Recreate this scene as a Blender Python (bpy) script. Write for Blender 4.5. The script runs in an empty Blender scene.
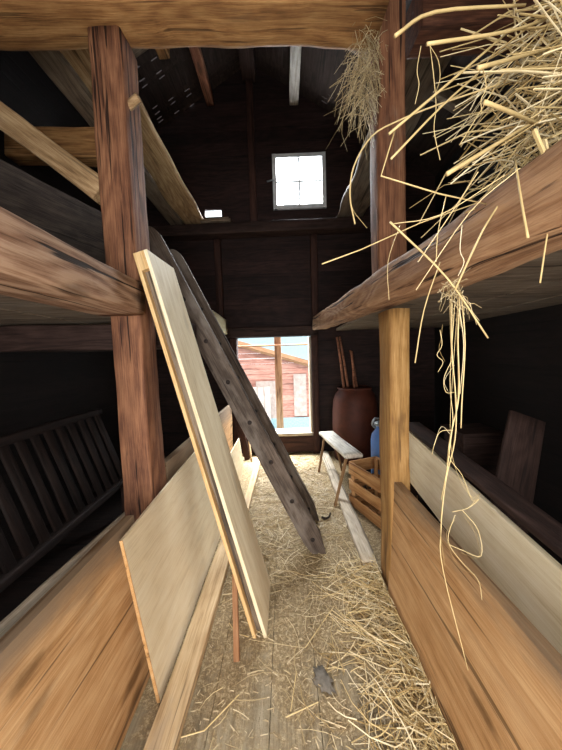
import bpy, bmesh, math, random
from mathutils import Vector, Matrix, noise
random.seed(7)
S = bpy.context.scene
C = S.collection
V = Vector

# ------------------------------------------------------------------ camera
cd = bpy.data.cameras.new('camera')
cd.sensor_width = 36
cd.lens = 282 * 36 / 750
cd.clip_start = 0.02
cam = bpy.data.objects.new('camera', cd)
C.objects.link(cam)
_r = math.radians(1.7)
_d = V((4, 18, -282)).normalized()
_v = V((-math.sin(_r), math.cos(_r), 0))
_u = (_v - _d * _v.dot(_d)).normalized()
_x = _d.cross(_u)
cam.matrix_world = Matrix(((_x.x, _x.y, _x.z, 0), (_d.x, _d.y, _d.z, 0), (_u.x, _u.y, _u.z, 1.5), (0, 0, 0, 1)))
S.camera = cam

# ------------------------------------------------------------------ sky, lights, exposure
w = bpy.data.worlds.new('overcast_sky')
w.use_nodes = True
w.node_tree.nodes['Background'].inputs[0].default_value = (0.88, 0.95, 1.0, 1)
w.node_tree.nodes['Background'].inputs[1].default_value = 3.2
S.world = w


def area(name, loc, target, sx, sy, watts, col):
    l = bpy.data.lights.new(name, 'AREA')
    l.shape = 'RECTANGLE'
    l.size, l.size_y, l.energy, l.color = sx, sy, watts, col
    o = bpy.data.objects.new(name, l)
    C.objects.link(o)
    o.location = loc
    o.rotation_euler = (V(target) - V(loc)).to_track_quat('-Z', 'Y').to_euler()
    return o


area('door_daylight', (0.0, -1.15, 1.25), (0.0, 1.5, 1.15), 2.0, 2.1, 110, (1.0, 0.955, 0.90))
area('hatch_daylight', (-0.1, 6.0, 3.6), (-0.1, 3.0, 0.3), 2.4, 2.4, 1350, (0.93, 0.97, 1.0))
area('window_daylight', (0.35, 5.4, 5.45), (-0.1, 1.6, 1.2), 1.8, 0.9, 2000, (0.9, 0.96, 1.0))
S.view_settings.view_transform = 'Standard'
S.view_settings.look = 'None'
S.view_settings.gamma = 1
S.view_settings.use_curve_mapping = False
S.view_settings.exposure = 0.0


# ------------------------------------------------------------------ materials
def hexc(h):
    f = lambda c: c / 12.92 if c <= 0.04045 else ((c + 0.055) / 1.055) ** 2.4
    return tuple(f(int(h[i:i + 2], 16) / 255) for i in (0, 2, 4)) + (1,)


class NT:
    def __init__(s, name):
        s.m = bpy.data.materials.new(name)
        s.m.use_nodes = True
        s.t = s.m.node_tree
        s.b = s.t.nodes['Principled BSDF']

    def n(s, typ, **k):
        x = s.t.nodes.new(typ)
        for a, b in k.items():
            setattr(x, a, b)
        return x

    def l(s, a, b):
        s.t.links.new(a, b)

    def math(s, op, a, b=None, clamp=False):
        x = s.n('ShaderNodeMath', operation=op, use_clamp=clamp)
        for i, q in enumerate((a, b)):
            if q is None:
                continue
            if isinstance(q, (int, float)):
                x.inputs[i].default_value = q
            else:
                s.l(q, x.inputs[i])
        return x.outputs[0]

    def noise(s, vec, sc, det=4, rough=0.6, dist=0.0):
        x = s.n('ShaderNodeTexNoise')
        x.inputs['Scale'].default_value = sc
        x.inputs['Detail'].default_value = det
        x.inputs['Roughness'].default_value = rough
        x.inputs['Distortion'].default_value = dist
        s.l(vec, x.inputs['Vector'])
        return x.outputs['Fac']

    def scale(s, vec, v):
        x = s.n('ShaderNodeVectorMath', operation='MULTIPLY')
        s.l(vec, x.inputs[0])
        x.inputs[1].default_value = v
        return x.outputs[0]

    def ramp(s, fac, stops):
        x = s.n('ShaderNodeValToRGB')
        e = x.color_ramp.elements
        while len(e) < len(stops):
            e.new(0.5)
        for i, (p, c) in enumerate(stops):
            e[i].position = p
            e[i].color = c if len(c) == 4 else tuple(c) + (1,)
        s.l(fac, x.inputs[0])
        return x.outputs[0]

    def smooth(s, fac, lo, hi, a=0.0, b=1.0):
        x = s.n('ShaderNodeMapRange', interpolation_type='SMOOTHSTEP')
        x.inputs[1].default_value, x.inputs[2].default_value = lo, hi
        x.inputs[3].default_value, x.inputs[4].default_value = a, b
        s.l(fac, x.inputs[0])
        return x.outputs[0]

    def mix(s, fac, a, b, mode='MIX'):
        x = s.n('ShaderNodeMix', data_type='RGBA', blend_type=mode)
        for sock, q in ((x.inputs[0], fac), (x.inputs[6], a), (x.inputs[7], b)):
            if isinstance(q, (int, float)):
                sock.default_value = q
            elif isinstance(q, tuple):
                sock.default_value = q
            else:
                s.l(q, sock)
        return x.outputs[2]

    def bump(s, h, st, dist=0.01):
        x = s.n('ShaderNodeBump')
        x.inputs['Strength'].default_value = st
        x.inputs['Distance'].default_value = dist
        s.l(h, x.inputs['Height'])
        s.l(x.outputs[0], s.b.inputs['Normal'])


def wood(name, dark, mid, light, grey=None, grey_amt=0.0, knots=0.5, cracks=0.6, rings=0.5, rough=0.75, bump=0.5,
         axis='X', tone=False, stain=0.35, scale=1.0, spec=0.25, dirt=None):
    t = NT(name)
    tc = t.n('ShaderNodeTexCoord')
    oi = t.n('ShaderNodeObjectInfo')
    off = t.n('ShaderNodeVectorMath', operation='MULTIPLY_ADD')
    cmb = t.n('ShaderNodeCombineXYZ')
    for i in range(3):
        t.l(oi.outputs['Random'], cmb.inputs[i])
    t.l(cmb.outputs[0], off.inputs[0])
    off.inputs[1].default_value = (37.0, 53.0, 71.0)
    t.l(tc.outputs['Object'], off.inputs[2])
    vec = off.outputs[0]
    if tone:
        at = t.n('ShaderNodeAttribute', attribute_name='tone')
        o2 = t.n('ShaderNodeVectorMath', operation='MULTIPLY_ADD')
        t.l(at.outputs['Color'], o2.inputs[0])
        o2.inputs[1].default_value = (19, 23, 31)
        t.l(vec, o2.inputs[2])
        vec = o2.outputs[0]

    def sv(a, b):
        v = {'X': (a, b, b), 'Y': (b, a, b), 'Z': (b, b, a)}[axis]
        return t.scale(vec, tuple(q * scale for q in v))
    big = t.noise(sv(0.55, 3.2), 1.0, 2, 0.5, 0.4)
    rg = t.math('SINE', t.math('MULTIPLY', big, 85.0))
    rg = t.math('MULTIPLY_ADD', rg, 0.5)
    t.t.nodes[-1].inputs[2].default_value = 0.5
    g1 = t.noise(sv(1.6, 22), 1.0, 5, 0.62, 0.2)
    g2 = t.noise(sv(6.0, 170), 1.0, 4, 0.65)
    g3 = t.noise(sv(9.0, 14), 1.0, 4, 0.6)
    fac = t.math('ADD', t.math('ADD', t.math('MULTIPLY', g1, 0.36), t.math('MULTIPLY', g2, 0.5)), t.math('MULTIPLY', g3, 0.2))
    fac = t.math('ADD', fac, t.math('MULTIPLY', rg, 0.16 * rings))
    col = t.ramp(fac, [(0.36, hexc(dark)), (0.53, hexc(mid)), (0.72, hexc(light))])
    # stains
    st = t.noise(sv(1.1, 3.0), 1.0, 4, 0.6)
    col = t.mix(t.smooth(st, 0.45, 0.72, 0, stain), col, hexc(dark))
    if grey:
        gy = t.noise(sv(1.5, 5), 1.0, 5, 0.65)
        col = t.mix(t.smooth(gy, 0.62 - 0.4 * grey_amt, 0.75 - 0.3 * grey_amt, 0, min(1, 0.35 + grey_amt)), col, hexc(grey))
    if dirt:
        sp = t.n('ShaderNodeSeparateXYZ')
        t.l(tc.outputs['Object'], sp.inputs[0])
        dn = t.noise(sv(2.0, 6.0), 1.0, 5, 0.7)
        dv = t.math('ADD', sp.outputs[1], t.math('MULTIPLY', dn, 0.28))
        col = t.mix(t.smooth(dv, dirt, dirt + 0.16, 0, 0.75), col, hexc('6f6355'))
    if knots:
        vo = t.n('ShaderNodeTexVoronoi')
        t.l(sv(2.0, 6.5), vo.inputs['Vector'])
        vo.inputs['Scale'].default_value = 1.0
        k = t.smooth(t.math('ADD', vo.outputs['Distance'], t.math('MULTIPLY', t.math('SUBTRACT', g3, 0.5), 0.2)), 0.08, 0.24, 1, 0)
        sep = t.n('ShaderNodeSeparateColor')
        t.l(vo.outputs['Color'], sep.inputs[0])
        gate = t.math('LESS_THAN', sep.outputs[0], 0.45)
        k = t.math('MULTIPLY', t.math('MULTIPLY', k, gate), knots)
        col = t.mix(k, col, tuple(q * 0.45 for q in hexc(dark)[:3]) + (1,))
    ck = t.noise(sv(0.9, 34), 1.0, 3, 0.5, 0.15)
    ckf = t.smooth(ck, 0.615, 0.66, 0, cracks)
    col = t.mix(ckf, col, tuple(q * 0.3 for q in hexc(dark)[:3]) + (1,))
    if tone:
        mul = t.math('MULTIPLY_ADD', at.outputs['Fac'], 0.75)
        t.t.nodes[-1].inputs[2].default_value = 0.6
        cc = t.n('ShaderNodeCombineColor')
        for i in range(3):
            t.l(mul, cc.inputs[i])
        col = t.mix(1.0, col, cc.outputs[0], 'MULTIPLY')
    t.l(col, t.b.inputs['Base Color'])
    t.b.inputs['Roughness'].default_value = rough
    t.b.inputs['Specular IOR Level'].default_value = spec
    h = t.math('SUBTRACT', t.math('ADD', t.math('MULTIPLY', g2, 0.5), g1), t.math('MULTIPLY', ckf, 0.8))
    t.bump(h, bump, 0.008)
    return t.m


def plain(name, col, rough=0.6, var=0.15, sc=8.0, col2=None, bump=0.1, spec=0.3, metal=0.0):
    t = NT(name)
    tc = t.n('ShaderNodeTexCoord')
    n = t.noise(tc.outputs['Object'], sc, 5)
    c = hexc(col)
    c2 = hexc(col2) if col2 else tuple(q * (1 - var * 2) for q in c[:3]) + (1,)
    t.l(t.ramp(n, [(0.35, c2), (0.65, c)]), t.b.inputs['Base Color'])
    t.b.inputs['Roughness'].default_value = rough
    t.b.inputs['Specular IOR Level'].default_value = spec
    t.b.inputs['Metallic'].default_value = metal
    t.bump(n, bump, 0.01)
    return t.m


M = {}
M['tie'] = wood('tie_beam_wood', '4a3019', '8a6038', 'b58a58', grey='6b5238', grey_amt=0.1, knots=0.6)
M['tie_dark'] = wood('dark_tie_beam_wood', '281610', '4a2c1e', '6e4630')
M['red'] = wood('red_brown_post_wood', '33201a', '6e4732', '97694b', grey='8f7a68', grey_amt=0.06, cracks=0.9, rings=0.7)
M['redgrey'] = wood('grey_worn_beam_wood', '47301f', '85624a', 'ae8d72', grey='a08a78', grey_amt=0.22, cracks=1.0, rings=1.2, bump=0.8)
M['orange'] = wood('orange_wood', '7d4a22', 'b97f48', 'd3a067', grey='a58a6c', grey_amt=0.05, knots=0.7, rings=0.9, bump=0.3)
M['panel'] = wood('stall_board_wood', '8a6038', 'b98e60', 'd3ad80', grey='8e7a62', grey_amt=0.08, knots=0.8, cracks=0.7, rings=0.5, bump=0.3, spec=0.3, rough=0.6, dirt=0.76)
M['postlow'] = wood('pale_post_wood', '6a4628', '96703f', 'b8905c', grey='a89478', grey_amt=0.08, knots=0.5)
M['rbeam'] = wood('right_loft_beam_wood', '553826', '8f684a', 'b58f6c', grey='a99884', grey_amt=0.1, cracks=1.0, rings=0.8, bump=0.7)
M['plank'] = wood('loose_plank_wood', '5a442e', '9a7a56', 'c4a67e', grey='8d7a66', grey_amt=0.12, knots=0.9, cracks=0.5)
M['plankgrey'] = wood('grey_plank_wood', '3c3128', '6c5c4c', '8e7d6a', grey='817566', grey_amt=0.3)
M['weather'] = wood('weathered_ladder_wood', '2a211b', '4c4037', '706257', grey='7d736a', grey_amt=0.3, knots=0.2, cracks=0.7, bump=0.5)
M['cream'] = wood('cream_board_wood', 'c4ad86', 'e0cfac', 'efe2c8', knots=0.25, cracks=0.05, rings=0.4, rough=0.6, bump=0.08, stain=0.25)
M['ply'] = wood('plywood', 'c9b38d', 'e0cfae', 'eaddc2', knots=0.12, cracks=0.05, rings=0.3, rough=0.6, bump=0.06, stain=0.15)
M['plyedge'] = wood('plywood_edge', '8f6438', 'b48856', 'c9a274', knots=0.0)
M['batten'] = wood('pale_batten_wood', '97703f', 'cfa873', 'e3c695', knots=0.3, cracks=0.2, bump=0.2)
M['redstick'] = wood('reddish_stick_wood', '5a3a26', '8f6444', 'ad8560', knots=0.0)
M['rail'] = wood('pale_floor_rail_wood', '8a6f4c', 'bfa27a', 'd8c09a', grey='a39482', grey_amt=0.15, knots=0.3, bump=0.2)
M['railgrey'] = wood('dusty_kerb_wood', '7d6f60', 'b5a792', 'd3c8b4', grey='a89d8f', grey_amt=0.2, knots=0.3)
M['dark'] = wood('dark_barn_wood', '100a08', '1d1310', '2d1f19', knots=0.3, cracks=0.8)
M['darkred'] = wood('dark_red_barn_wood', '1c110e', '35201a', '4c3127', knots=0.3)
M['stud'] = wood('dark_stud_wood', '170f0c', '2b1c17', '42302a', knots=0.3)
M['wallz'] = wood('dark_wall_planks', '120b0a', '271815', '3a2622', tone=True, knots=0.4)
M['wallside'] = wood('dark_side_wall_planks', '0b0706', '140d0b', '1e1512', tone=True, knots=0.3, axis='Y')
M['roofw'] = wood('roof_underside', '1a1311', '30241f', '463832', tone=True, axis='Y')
M['greydark'] = wood('dark_grey_board_wood', '221b17', '40362f', '5c5047', grey='5a5048', grey_amt=0.1)
M['greyraft'] = wood('pale_grey_purlin_wood', '6b665e', 'a8a298', 'cfcac0', grey='b8b2a8', grey_amt=0.2)
M['redraft'] = wood('red_brown_purlin_wood', '42281f', '7a4e3a', '9b6b50')
M['white_paint'] = plain('white_window_paint', 'd8dadb', 0.5)
M['barrel'] = plain('brown_drum', '552a1b', 0.65, sc=5, col2='3f1e14')
M['blue'] = plain('blue_can_paint', '5f86c4', 0.35, sc=4, col2='4a6da8')
M['grey_metal'] = plain('grey_metal', '9aa0a4', 0.4, metal=0.6)
M['whitewood'] = wood('whitewashed_bench_wood', '8e867a', 'cfc9bd', 'ebe7dd', grey='7b7268', grey_amt=0.1, knots=0.3)
M['cratew'] = wood('crate_slat_wood', '6f4a2a', 'a8794c', 'c49a6a', knots=0.4)
M['benchleg'] = wood('bench_leg_wood', '4f3a26', '866645', 'a5845e', knots=0.2)
M['plug'] = plain('dark_rung_end', '2e2622', 0.8)
M['bark'] = plain('dark_bark', '2c221b', 0.9, sc=30)
M['clump'] = plain('grey_dust_clump', '7d766c', 0.95, sc=40)
M['house'] = wood('red_house_boards', '945a4a', 'c08674', 'd6a594', axis='X', tone=True, knots=0.1, cracks=0.7)
M['houseroof'] = plain('pale_blue_roof', '98b2b6', 0.7, sc=20)
M['snow'] = plain('pale_ground', '8fa2a6', 0.8, sc=3)
M['gate'] = plain('white_gate', 'b3a095', 0.7)
M['porch'] = wood('porch_post_wood', '6e4a33', '9d7050', 'b98d69')


def straw_mat(name, c1, c2, c3):
    t = NT(name)
    g = t.n('ShaderNodeNewGeometry')
    tc = t.n('ShaderNodeTexCoord')
    n = t.noise(tc.outputs['Object'], 30, 2)
    f = t.math('ADD', t.math('MULTIPLY', g.outputs['Random Per Island'], 0.75), t.math('MULTIPLY', n, 0.25))
    t.l(t.ramp(f, [(0.1, hexc(c1)), (0.5, hexc(c2)), (0.95, hexc(c3))]), t.b.inputs['Base Color'])
    t.b.inputs['Roughness'].default_value = 0.5
    t.b.inputs['Specular IOR Level'].default_value = 0.4
    return t.m


M['straw'] = straw_mat('golden_straw', '94794a', 'd2b984', 'efe2c0')
M['strawold'] = straw_mat('old_straw', '7d6a4a', 'bfa87c', 'e2d2ae')
M['chaff'] = straw_mat('pale_chaff', '7d6c4e', 'b09b76', 'd8c8a8')


def floor_mat():
    t = NT('dusty_floor_planks')
    tc = t.n('ShaderNodeTexCoord')
    vec = tc.outputs['Object']
    at = t.n('ShaderNodeAttribute', attribute_name='tone')
    g = t.noise(t.scale(vec, (22, 1.4, 22)), 1.0, 5, 0.6)
    g2 = t.noise(t.scale(vec, (110, 5, 110)), 1.0, 3)
    f = t.math('ADD', t.math('MULTIPLY', g, 0.6), t.math('MULTIPLY', g2, 0.4))
    f = t.math('ADD', f, t.math('MULTIPLY', t.math('SUBTRACT', at.outputs['Fac'], 0.5), 0.12))
    plank = t.ramp(f, [(0.3, hexc('6b604f')), (0.5, hexc('94876f')), (0.7, hexc('b0a38c'))])
    ch = t.noise(vec, 65, 8, 0.8)
    chaff = t.ramp(ch, [(0.3, hexc('54432f')), (0.5, hexc('957f5d')), (0.68, hexc('dccba8'))])
    cover = t.noise(vec, 2.6, 6, 0.7, 0.5)
    sep = t.n('ShaderNodeSeparateXYZ')
    t.l(vec, sep.inputs[0])
    yb = t.smooth(sep.outputs[1], 0.6, 2.2, -0.05, 0.32)
    m = t.smooth(t.math('ADD', cover, yb), 0.46, 0.62, 0.0, 1.0)
    m2 = t.smooth(ch, 0.3, 0.6, 0.35, 1.0)
    t.l(t.mix(t.math('MULTIPLY', m, m2), plank, chaff), t.b.inputs['Base Color'])
    t.b.inputs['Roughness'].default_value = 0.9
    t.b.inputs['Specular IOR Level'].default_value = 0.15
    t.bump(t.math('ADD', ch, g2), 0.5, 0.01)
    return t.m


M['floor'] = floor_mat()


def glass_mat():
    t = NT('dusty_window_glass')
    tr = t.n('ShaderNodeBsdfTransparent')
    df = t.n('ShaderNodeBsdfTranslucent')
    gl = t.n('ShaderNodeBsdfGlossy')
    gl.inputs['Roughness'].default_value = 0.05
    tc = t.n('ShaderNodeTexCoord')
    n = t.noise(tc.outputs['Object'], 7, 5)
    m1 = t.n('ShaderNodeMixShader')
    t.l(t.smooth(n, 0.3, 0.8, 0.1, 0.4), m1.inputs[0])
    t.l(tr.outputs[0], m1.inputs[1])
    t.l(df.outputs[0], m1.inputs[2])
    m2 = t.n('ShaderNodeMixShader')
    m2.inputs[0].default_value = 0.05
    t.l(m1.outputs[0], m2.inputs[1])
    t.l(gl.outputs[0], m2.inputs[2])
    t.l(m2.outputs[0], t.t.nodes['Material Output'].inputs['Surface'])
    return t.m


M['glass'] = glass_mat()

# ------------------------------------------------------------------ object helpers
WM = {}


def link(name, me, mat, M4=None, parent=None):
    o = bpy.data.objects.new(name, me)
    C.objects.link(o)
    if mat is not None:
        me.materials.append(mat)
    M4 = M4 or Matrix()
    WM[o] = M4
    if parent is not None:
        o.parent = parent
        o.matrix_basis = WM[parent].inverted() @ M4
    else:
        o.matrix_basis = M4
    return o


def from_bm(name, bm, mat, M4=None, parent=None, smooth=False):
    me = bpy.data.meshes.new(name)
    bmesh.ops.recalc_face_normals(bm, faces=bm.faces)
    bm.to_mesh(me)
    bm.free()
    for p in me.polygons:
        p.use_smooth = smooth
    return link(name, me, mat, M4, parent)


def tag(o, label, cat, group=None, kind='thing'):
    o['label'] = label
    o['category'] = cat
    o['kind'] = kind
    if group:
        o['group'] = group
    return o


def struct(o):
    o['kind'] = 'structure'
    return o


def thing(name, loc, label, cat, group=None, kind='thing'):
    o = bpy.data.objects.new(name, None)
    o.empty_display_size = 0.1
    C.objects.link(o)
    o.location = loc
    WM[o] = Matrix.Translation(loc)
    return tag(o, label, cat, group, kind)


def frame(p0, p1, up):
    p0, p1, up = V(p0), V(p1), V(up)
    x = (p1 - p0).normalized()
    y = up.cross(x).normalized()
    z = x.cross(y)
    m = Matrix((x, y, z)).transposed().to_4x4()
    m.translation = p0
    return m, (p1 - p0).length


def ring(w, h, r, n=3):
    """rounded rectangle outline in the local YZ plane with points along its sides"""
    pts = []
    a, b = w / 2, h / 2
    r = min(r, a * 0.95, b * 0.95)
    cor = [(a - r, b - r, 0), (-a + r, b - r, 90), (-a + r, -b + r, 180), (a - r, -b + r, 270)]
    for i, (cx, cy, a0) in enumerate(cor):
        for k in range(3):
            t = math.radians(a0 + 45 * k)
            pts.append((cx + r * math.cos(t), cy + r * math.sin(t)))
        nx, ny, na = cor[(i + 1) % 4]
        e = (nx + r * math.cos(math.radians(a0 + 90)), ny + r * math.sin(math.radians(a0 + 90)))
        s0 = pts[-1]
        for k in range(1, n):
            f = k / n
            pts.append((s0[0] + (e[0] - s0[0]) * f, s0[1] + (e[1] - s0[1]) * f))
    return pts


def beam(name, p0, p1, w, h, mat, up=(0, 0, 1), parent=None, wob=0.006, bev=0.012, seg=0.09, h2=None, w2=None, seed=None, edge=None, bow=0.0):
    """a sawn or hewn timber from p0 to p1 (its centre line), w wide, h high along UP"""
    m, L = frame(p0, p1, up)
    n = max(2, int(L / seg))
    sd = random.uniform(0, 90) if seed is None else seed
    bm = bmesh.new()
    rows = []
    for i in range(n + 1):
        t = i / n
        ww = w + ((w2 or w) - w) * t
        hh = h + ((h2 or h) - h) * t
        row = []
        for (y, z) in ring(ww, hh, bev):
            q = V((t * L * 2.2 + sd, y * 5 + sd, z * 5))
            q2 = V((t * L * 9 + sd, y * 22, z * 22 + sd))
            d = noise.noise(q) * wob + noise.noise(q2) * wob * 0.35
            rr = math.hypot(y, z) or 1
            yy, zz = y + d * y / rr * 1.4, z + d * z / rr * 1.4
            if edge:
                yy, zz = edge(t, yy, zz)
            zz += bow * math.sin(math.pi * t)
            x = t * L
            if i in (0, n):
                x += noise.noise(V((y * 18, z * 18, sd + i))) * wob * 0.7
            row.append(bm.verts.new((x, yy, zz)))
        rows.append(row)
    K = len(rows[0])
    for i in range(n):
        for k in range(K):
            f = bm.faces.new((rows[i][k], rows[i][(k + 1) % K], rows[i + 1][(k + 1) % K], rows[i + 1][k]))
            f.smooth = True
    bm.faces.new(rows[0][::-1])
    bm.faces.new(rows[-1])
    me = bpy.data.meshes.new(name)
    bmesh.ops.recalc_face_normals(bm, faces=bm.faces)
    bm.to_mesh(me)
    bm.free()
    return link(name, me, mat, m, parent)


def slab(name, tri, th, mat, parent=None, bev=0.003, wob=0.0, nu=1, nv=1, fn=None):
    """a flat board: corner O, edge vectors U and W (world), thickness th along U x W. Local X runs along U."""
    O, U, W = (V(q) for q in tri)
    x = U.normalized()
    z = U.cross(W).normalized()
    y = z.cross(x)
    m = Matrix((x, y, z)).transposed().to_4x4()
    m.translation = O
    bm = bmesh.new()
    lu, lw, sk = U.length, W.dot(y), W.dot(x)
    g = [[], []]
    for s in (0, 1):
        for i in range(nu + 1):
            r = []
            for j in range(nv + 1):
                a, b = i / nu, j / nv
                p = V((a * lu + b * sk, b * lw, s * th))
                if fn:
                    p += V(fn(a, b))
                r.append(bm.verts.new(p))
            g[s].append(r)
    for s in (0, 1):
        for i in range(nu):
            for j in range(nv):
                bm.faces.new((g[s][i][j], g[s][i + 1][j], g[s][i + 1][j + 1], g[s][i][j + 1]))
    for i in range(nu):
        for j in (0, nv):
            bm.faces.new((g[0][i][j], g[0][i + 1][j], g[1][i + 1][j], g[1][i][j]))
    for j in range(nv):
        for i in (0, nu):
            bm.faces.new((g[0][i][j], g[0][i][j + 1], g[1][i][j + 1], g[1][i][j]))
    return from_bm(name, bm, mat, m, parent)


def lathe(name, prof, loc, mat, parent=None, n=40):
    bm = bmesh.new()
    rows = []
    for r, z in prof:
        rows.append([bm.verts.new((r * math.cos(2 * math.pi * k / n), r * math.sin(2 * math.pi * k / n), z)) for k in range(n)])
    for a, b in zip(rows, rows[1:]):
        for k in range(n):
            bm.faces.new((a[k], a[(k + 1) % n], b[(k + 1) % n], b[k]))
    bm.faces.new(rows[0][::-1])
    bm.faces.new(rows[-1])
    return from_bm(name, bm, mat, Matrix.Translation(loc), parent, smooth=True)


def tube(bm, pts, r, sides=5, taper=0.7):
    pts = [V(p) for p in pts]
    prev = None
    rows = []
    for i, p in enumerate(pts):
        d = (pts[min(i + 1, len(pts) - 1)] - pts[max(i - 1, 0)]).normalized()
        a = d.orthogonal().normalized() if prev is None else (prev - d * prev.dot(d)).normalized()
        prev = a
        b = d.cross(a)
        rr = r * (1 - (1 - taper) * i / max(1, len(pts) - 1))
        rows.append([bm.verts.new(p + (a * math.cos(2 * math.pi * k / sides) + b * math.sin(2 * math.pi * k / sides)) * rr) for k in range(sides)])
    for x, y in zip(rows, rows[1:]):
        for k in range(sides):
            bm.faces.new((x[k], x[(k + 1) % sides], y[(k + 1) % sides], y[k]))
    bm.faces.new(rows[0][::-1])
    bm.faces.new(rows[-1])


def spline(pts, n=5):
    pts = [V(p) for p in pts]
    out = []
    P = [pts[0] * 2 - pts[1]] + pts + [pts[-1] * 2 - pts[-2]]
    for i in range(1, len(P) - 2):
        for k in range(n):
            t = k / n
            a, b, c, d = P[i - 1:i + 3]
            out.append(0.5 * ((2 * b) + (c - a) * t + (2 * a - 5 * b + 4 * c - d) * t * t + (3 * b - a - 3 * c + d) * t ** 3))
    out.append(pts[-1])
    return out


def box_into(bm, lo, hi, tone, lay):
    vs = [bm.verts.new((x, y, z)) for x in (lo[0], hi[0]) for y in (lo[1], hi[1]) for z in (lo[2], hi[2])]
    for q in ((0, 1, 3, 2), (4, 6, 7, 5), (0, 4, 5, 1), (2, 3, 7, 6), (0, 2, 6, 4), (1, 5, 7, 3)):
        f = bm.faces.new([vs[k] for k in q])
        for lp in f.loops:
            lp[lay] = (tone[0], tone[1], tone[2], 1)


def rtone():
    return (random.random(), random.random(), random.random())


def planks(name, u0, u1, v0, v1, size, make, mat, holes=(), gap=0.004):
    """planked surface: boards run along u, stacked along v; holes = (u0,u1,v0,v1); make(u,v,t)->xyz"""
    bm = bmesh.new()
    lay = bm.loops.layers.color.new('tone')
    vs = [v0]
    while vs[-1] < v1 - 1e-6:
        vs.append(min(v1, vs[-1] + size * random.uniform(0.85, 1.15)))
    for a, b in zip(vs, vs[1:]):
        tn = rtone()
        dt = random.uniform(0, 0.008)
        cuts = sorted({a, b} | {q for h in holes for q in h[2:4] if a < q < b})
        for c, d in zip(cuts, cuts[1:]):
            segs = [(u0, u1)]
            for h in holes:
                if h[2] < d - 1e-6 and h[3] > c + 1e-6:
                    ns = []
                    for s, e in segs:
                        if h[1] <= s or h[0] >= e:
                            ns.append((s, e))
                        else:
                            if h[0] > s:
                                ns.append((s, h[0]))
                            if h[1] < e:
                                ns.append((h[1], e))
                    segs = ns
            for s, e in segs:
                p, q = make(s, c + (gap / 2 if c == a else 0), dt), make(e, d - (gap / 2 if d == b else 0), dt + 0.035)
                lo = [min(i, j) for i, j in zip(p, q)]
                hi = [max(i, j) for i, j in zip(p, q)]
                box_into(bm, lo, hi, tn, lay)
    return struct(from_bm(name, bm, mat))


# ------------------------------------------------------------------ the setting
XW, YF, YB = 2.3, 4.38, -1.25
planks('floor', YB, YF, -0.80, 0.84, 0.24, lambda u, v, t: (v, u, -0.043 + t), M['floor'], gap=0.003)
planks('floor_aisle_left', YB, YF, -XW, -0.805, 0.3, lambda u, v, t: (v, u, -0.06 + t), M['dark'], gap=0)  # near-black colour puts the shade under the left loft into this floor
planks('floor_aisle_right', YB, YF, 0.845, XW, 0.3, lambda u, v, t: (v, u, -0.06 + t), M['dark'], gap=0)  # likewise darkened by colour, for the shade under the right loft
bmx = bmesh.new()
lay0 = bmx.loops.layers.color.new('tone')
box_into(bmx, (-XW, YB, -0.09), (XW, YF, -0.055), (0.2, 0.2, 0.2), lay0)
struct(from_bm('trim_1', bmx, M['dark']))       # the boards under the floor gaps
WIN = (-0.085, 0.66, 3.72, 4.46)
OPN = (-0.73, 0.40, 0.30, 1.81)
HOLE = (-1.14, -0.89, 3.64, 3.745)
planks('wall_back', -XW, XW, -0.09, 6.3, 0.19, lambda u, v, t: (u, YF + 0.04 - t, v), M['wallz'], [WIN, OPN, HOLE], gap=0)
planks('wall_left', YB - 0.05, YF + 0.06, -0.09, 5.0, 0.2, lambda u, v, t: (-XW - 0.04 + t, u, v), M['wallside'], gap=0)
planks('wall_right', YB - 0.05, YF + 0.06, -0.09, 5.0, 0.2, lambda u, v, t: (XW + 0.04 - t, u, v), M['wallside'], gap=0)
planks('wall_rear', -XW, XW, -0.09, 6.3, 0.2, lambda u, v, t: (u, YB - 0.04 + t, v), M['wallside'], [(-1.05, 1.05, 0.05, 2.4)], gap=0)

# roof: two slopes, with the slits between tiles left open
RX, RZ, SL = -0.40, 5.78, 0.62


def roof_slope(name, side, slits):
    bm = bmesh.new()
    lay = bm.loops.layers.color.new('tone')
    un = V((side, 0, -SL)).normalized()
    smax = 3.6

    def P(s, y, off):
        p = V((RX, y, RZ)) + un * s + V((0, 0, off))
        return p

    def quad(s0, s1, y0, y1, tn):
        if s1 - s0 < 1e-5 or y1 - y0 < 1e-5:
            return
        for off in (0,):
            f = bm.faces.new([bm.verts.new(P(s, y, off)) for s, y in ((s0, y0), (s1, y0), (s1, y1), (s0, y1))])
            for lp in f.loops:
                lp[lay] = (*tn, 1)
    ys = YB - 0.2
    for y, s, hw, hl in sorted(slits):
        if y - hw <= ys:
            y = ys + hw + 0.002
        tn = rtone()
        quad(0, smax, ys, y - hw, tn)
        quad(0, s - hl, y - hw, y + hw, tn)
        quad(s + hl, smax, y - hw, y + hw, tn)
        ys = y + hw
    quad(0, smax, ys, YF + 0.35, rtone())
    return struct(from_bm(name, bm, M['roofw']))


def roof_hit(px, py, side):
    c = V((px - 281, 375 - py, -282))
    q = V((_x.dot(c), _d.dot(c), _u.dot(c)))
    # (z - RZ) + SL * side * (x - RX) = 0
    k = (RZ - 1.5 + SL * side * RX) / (q.z + SL * side * q.x)
    p = q * k
    return p.y, (p.x - RX) * side * math.sqrt(1 + SL * SL), 0.006, 0.04


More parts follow.
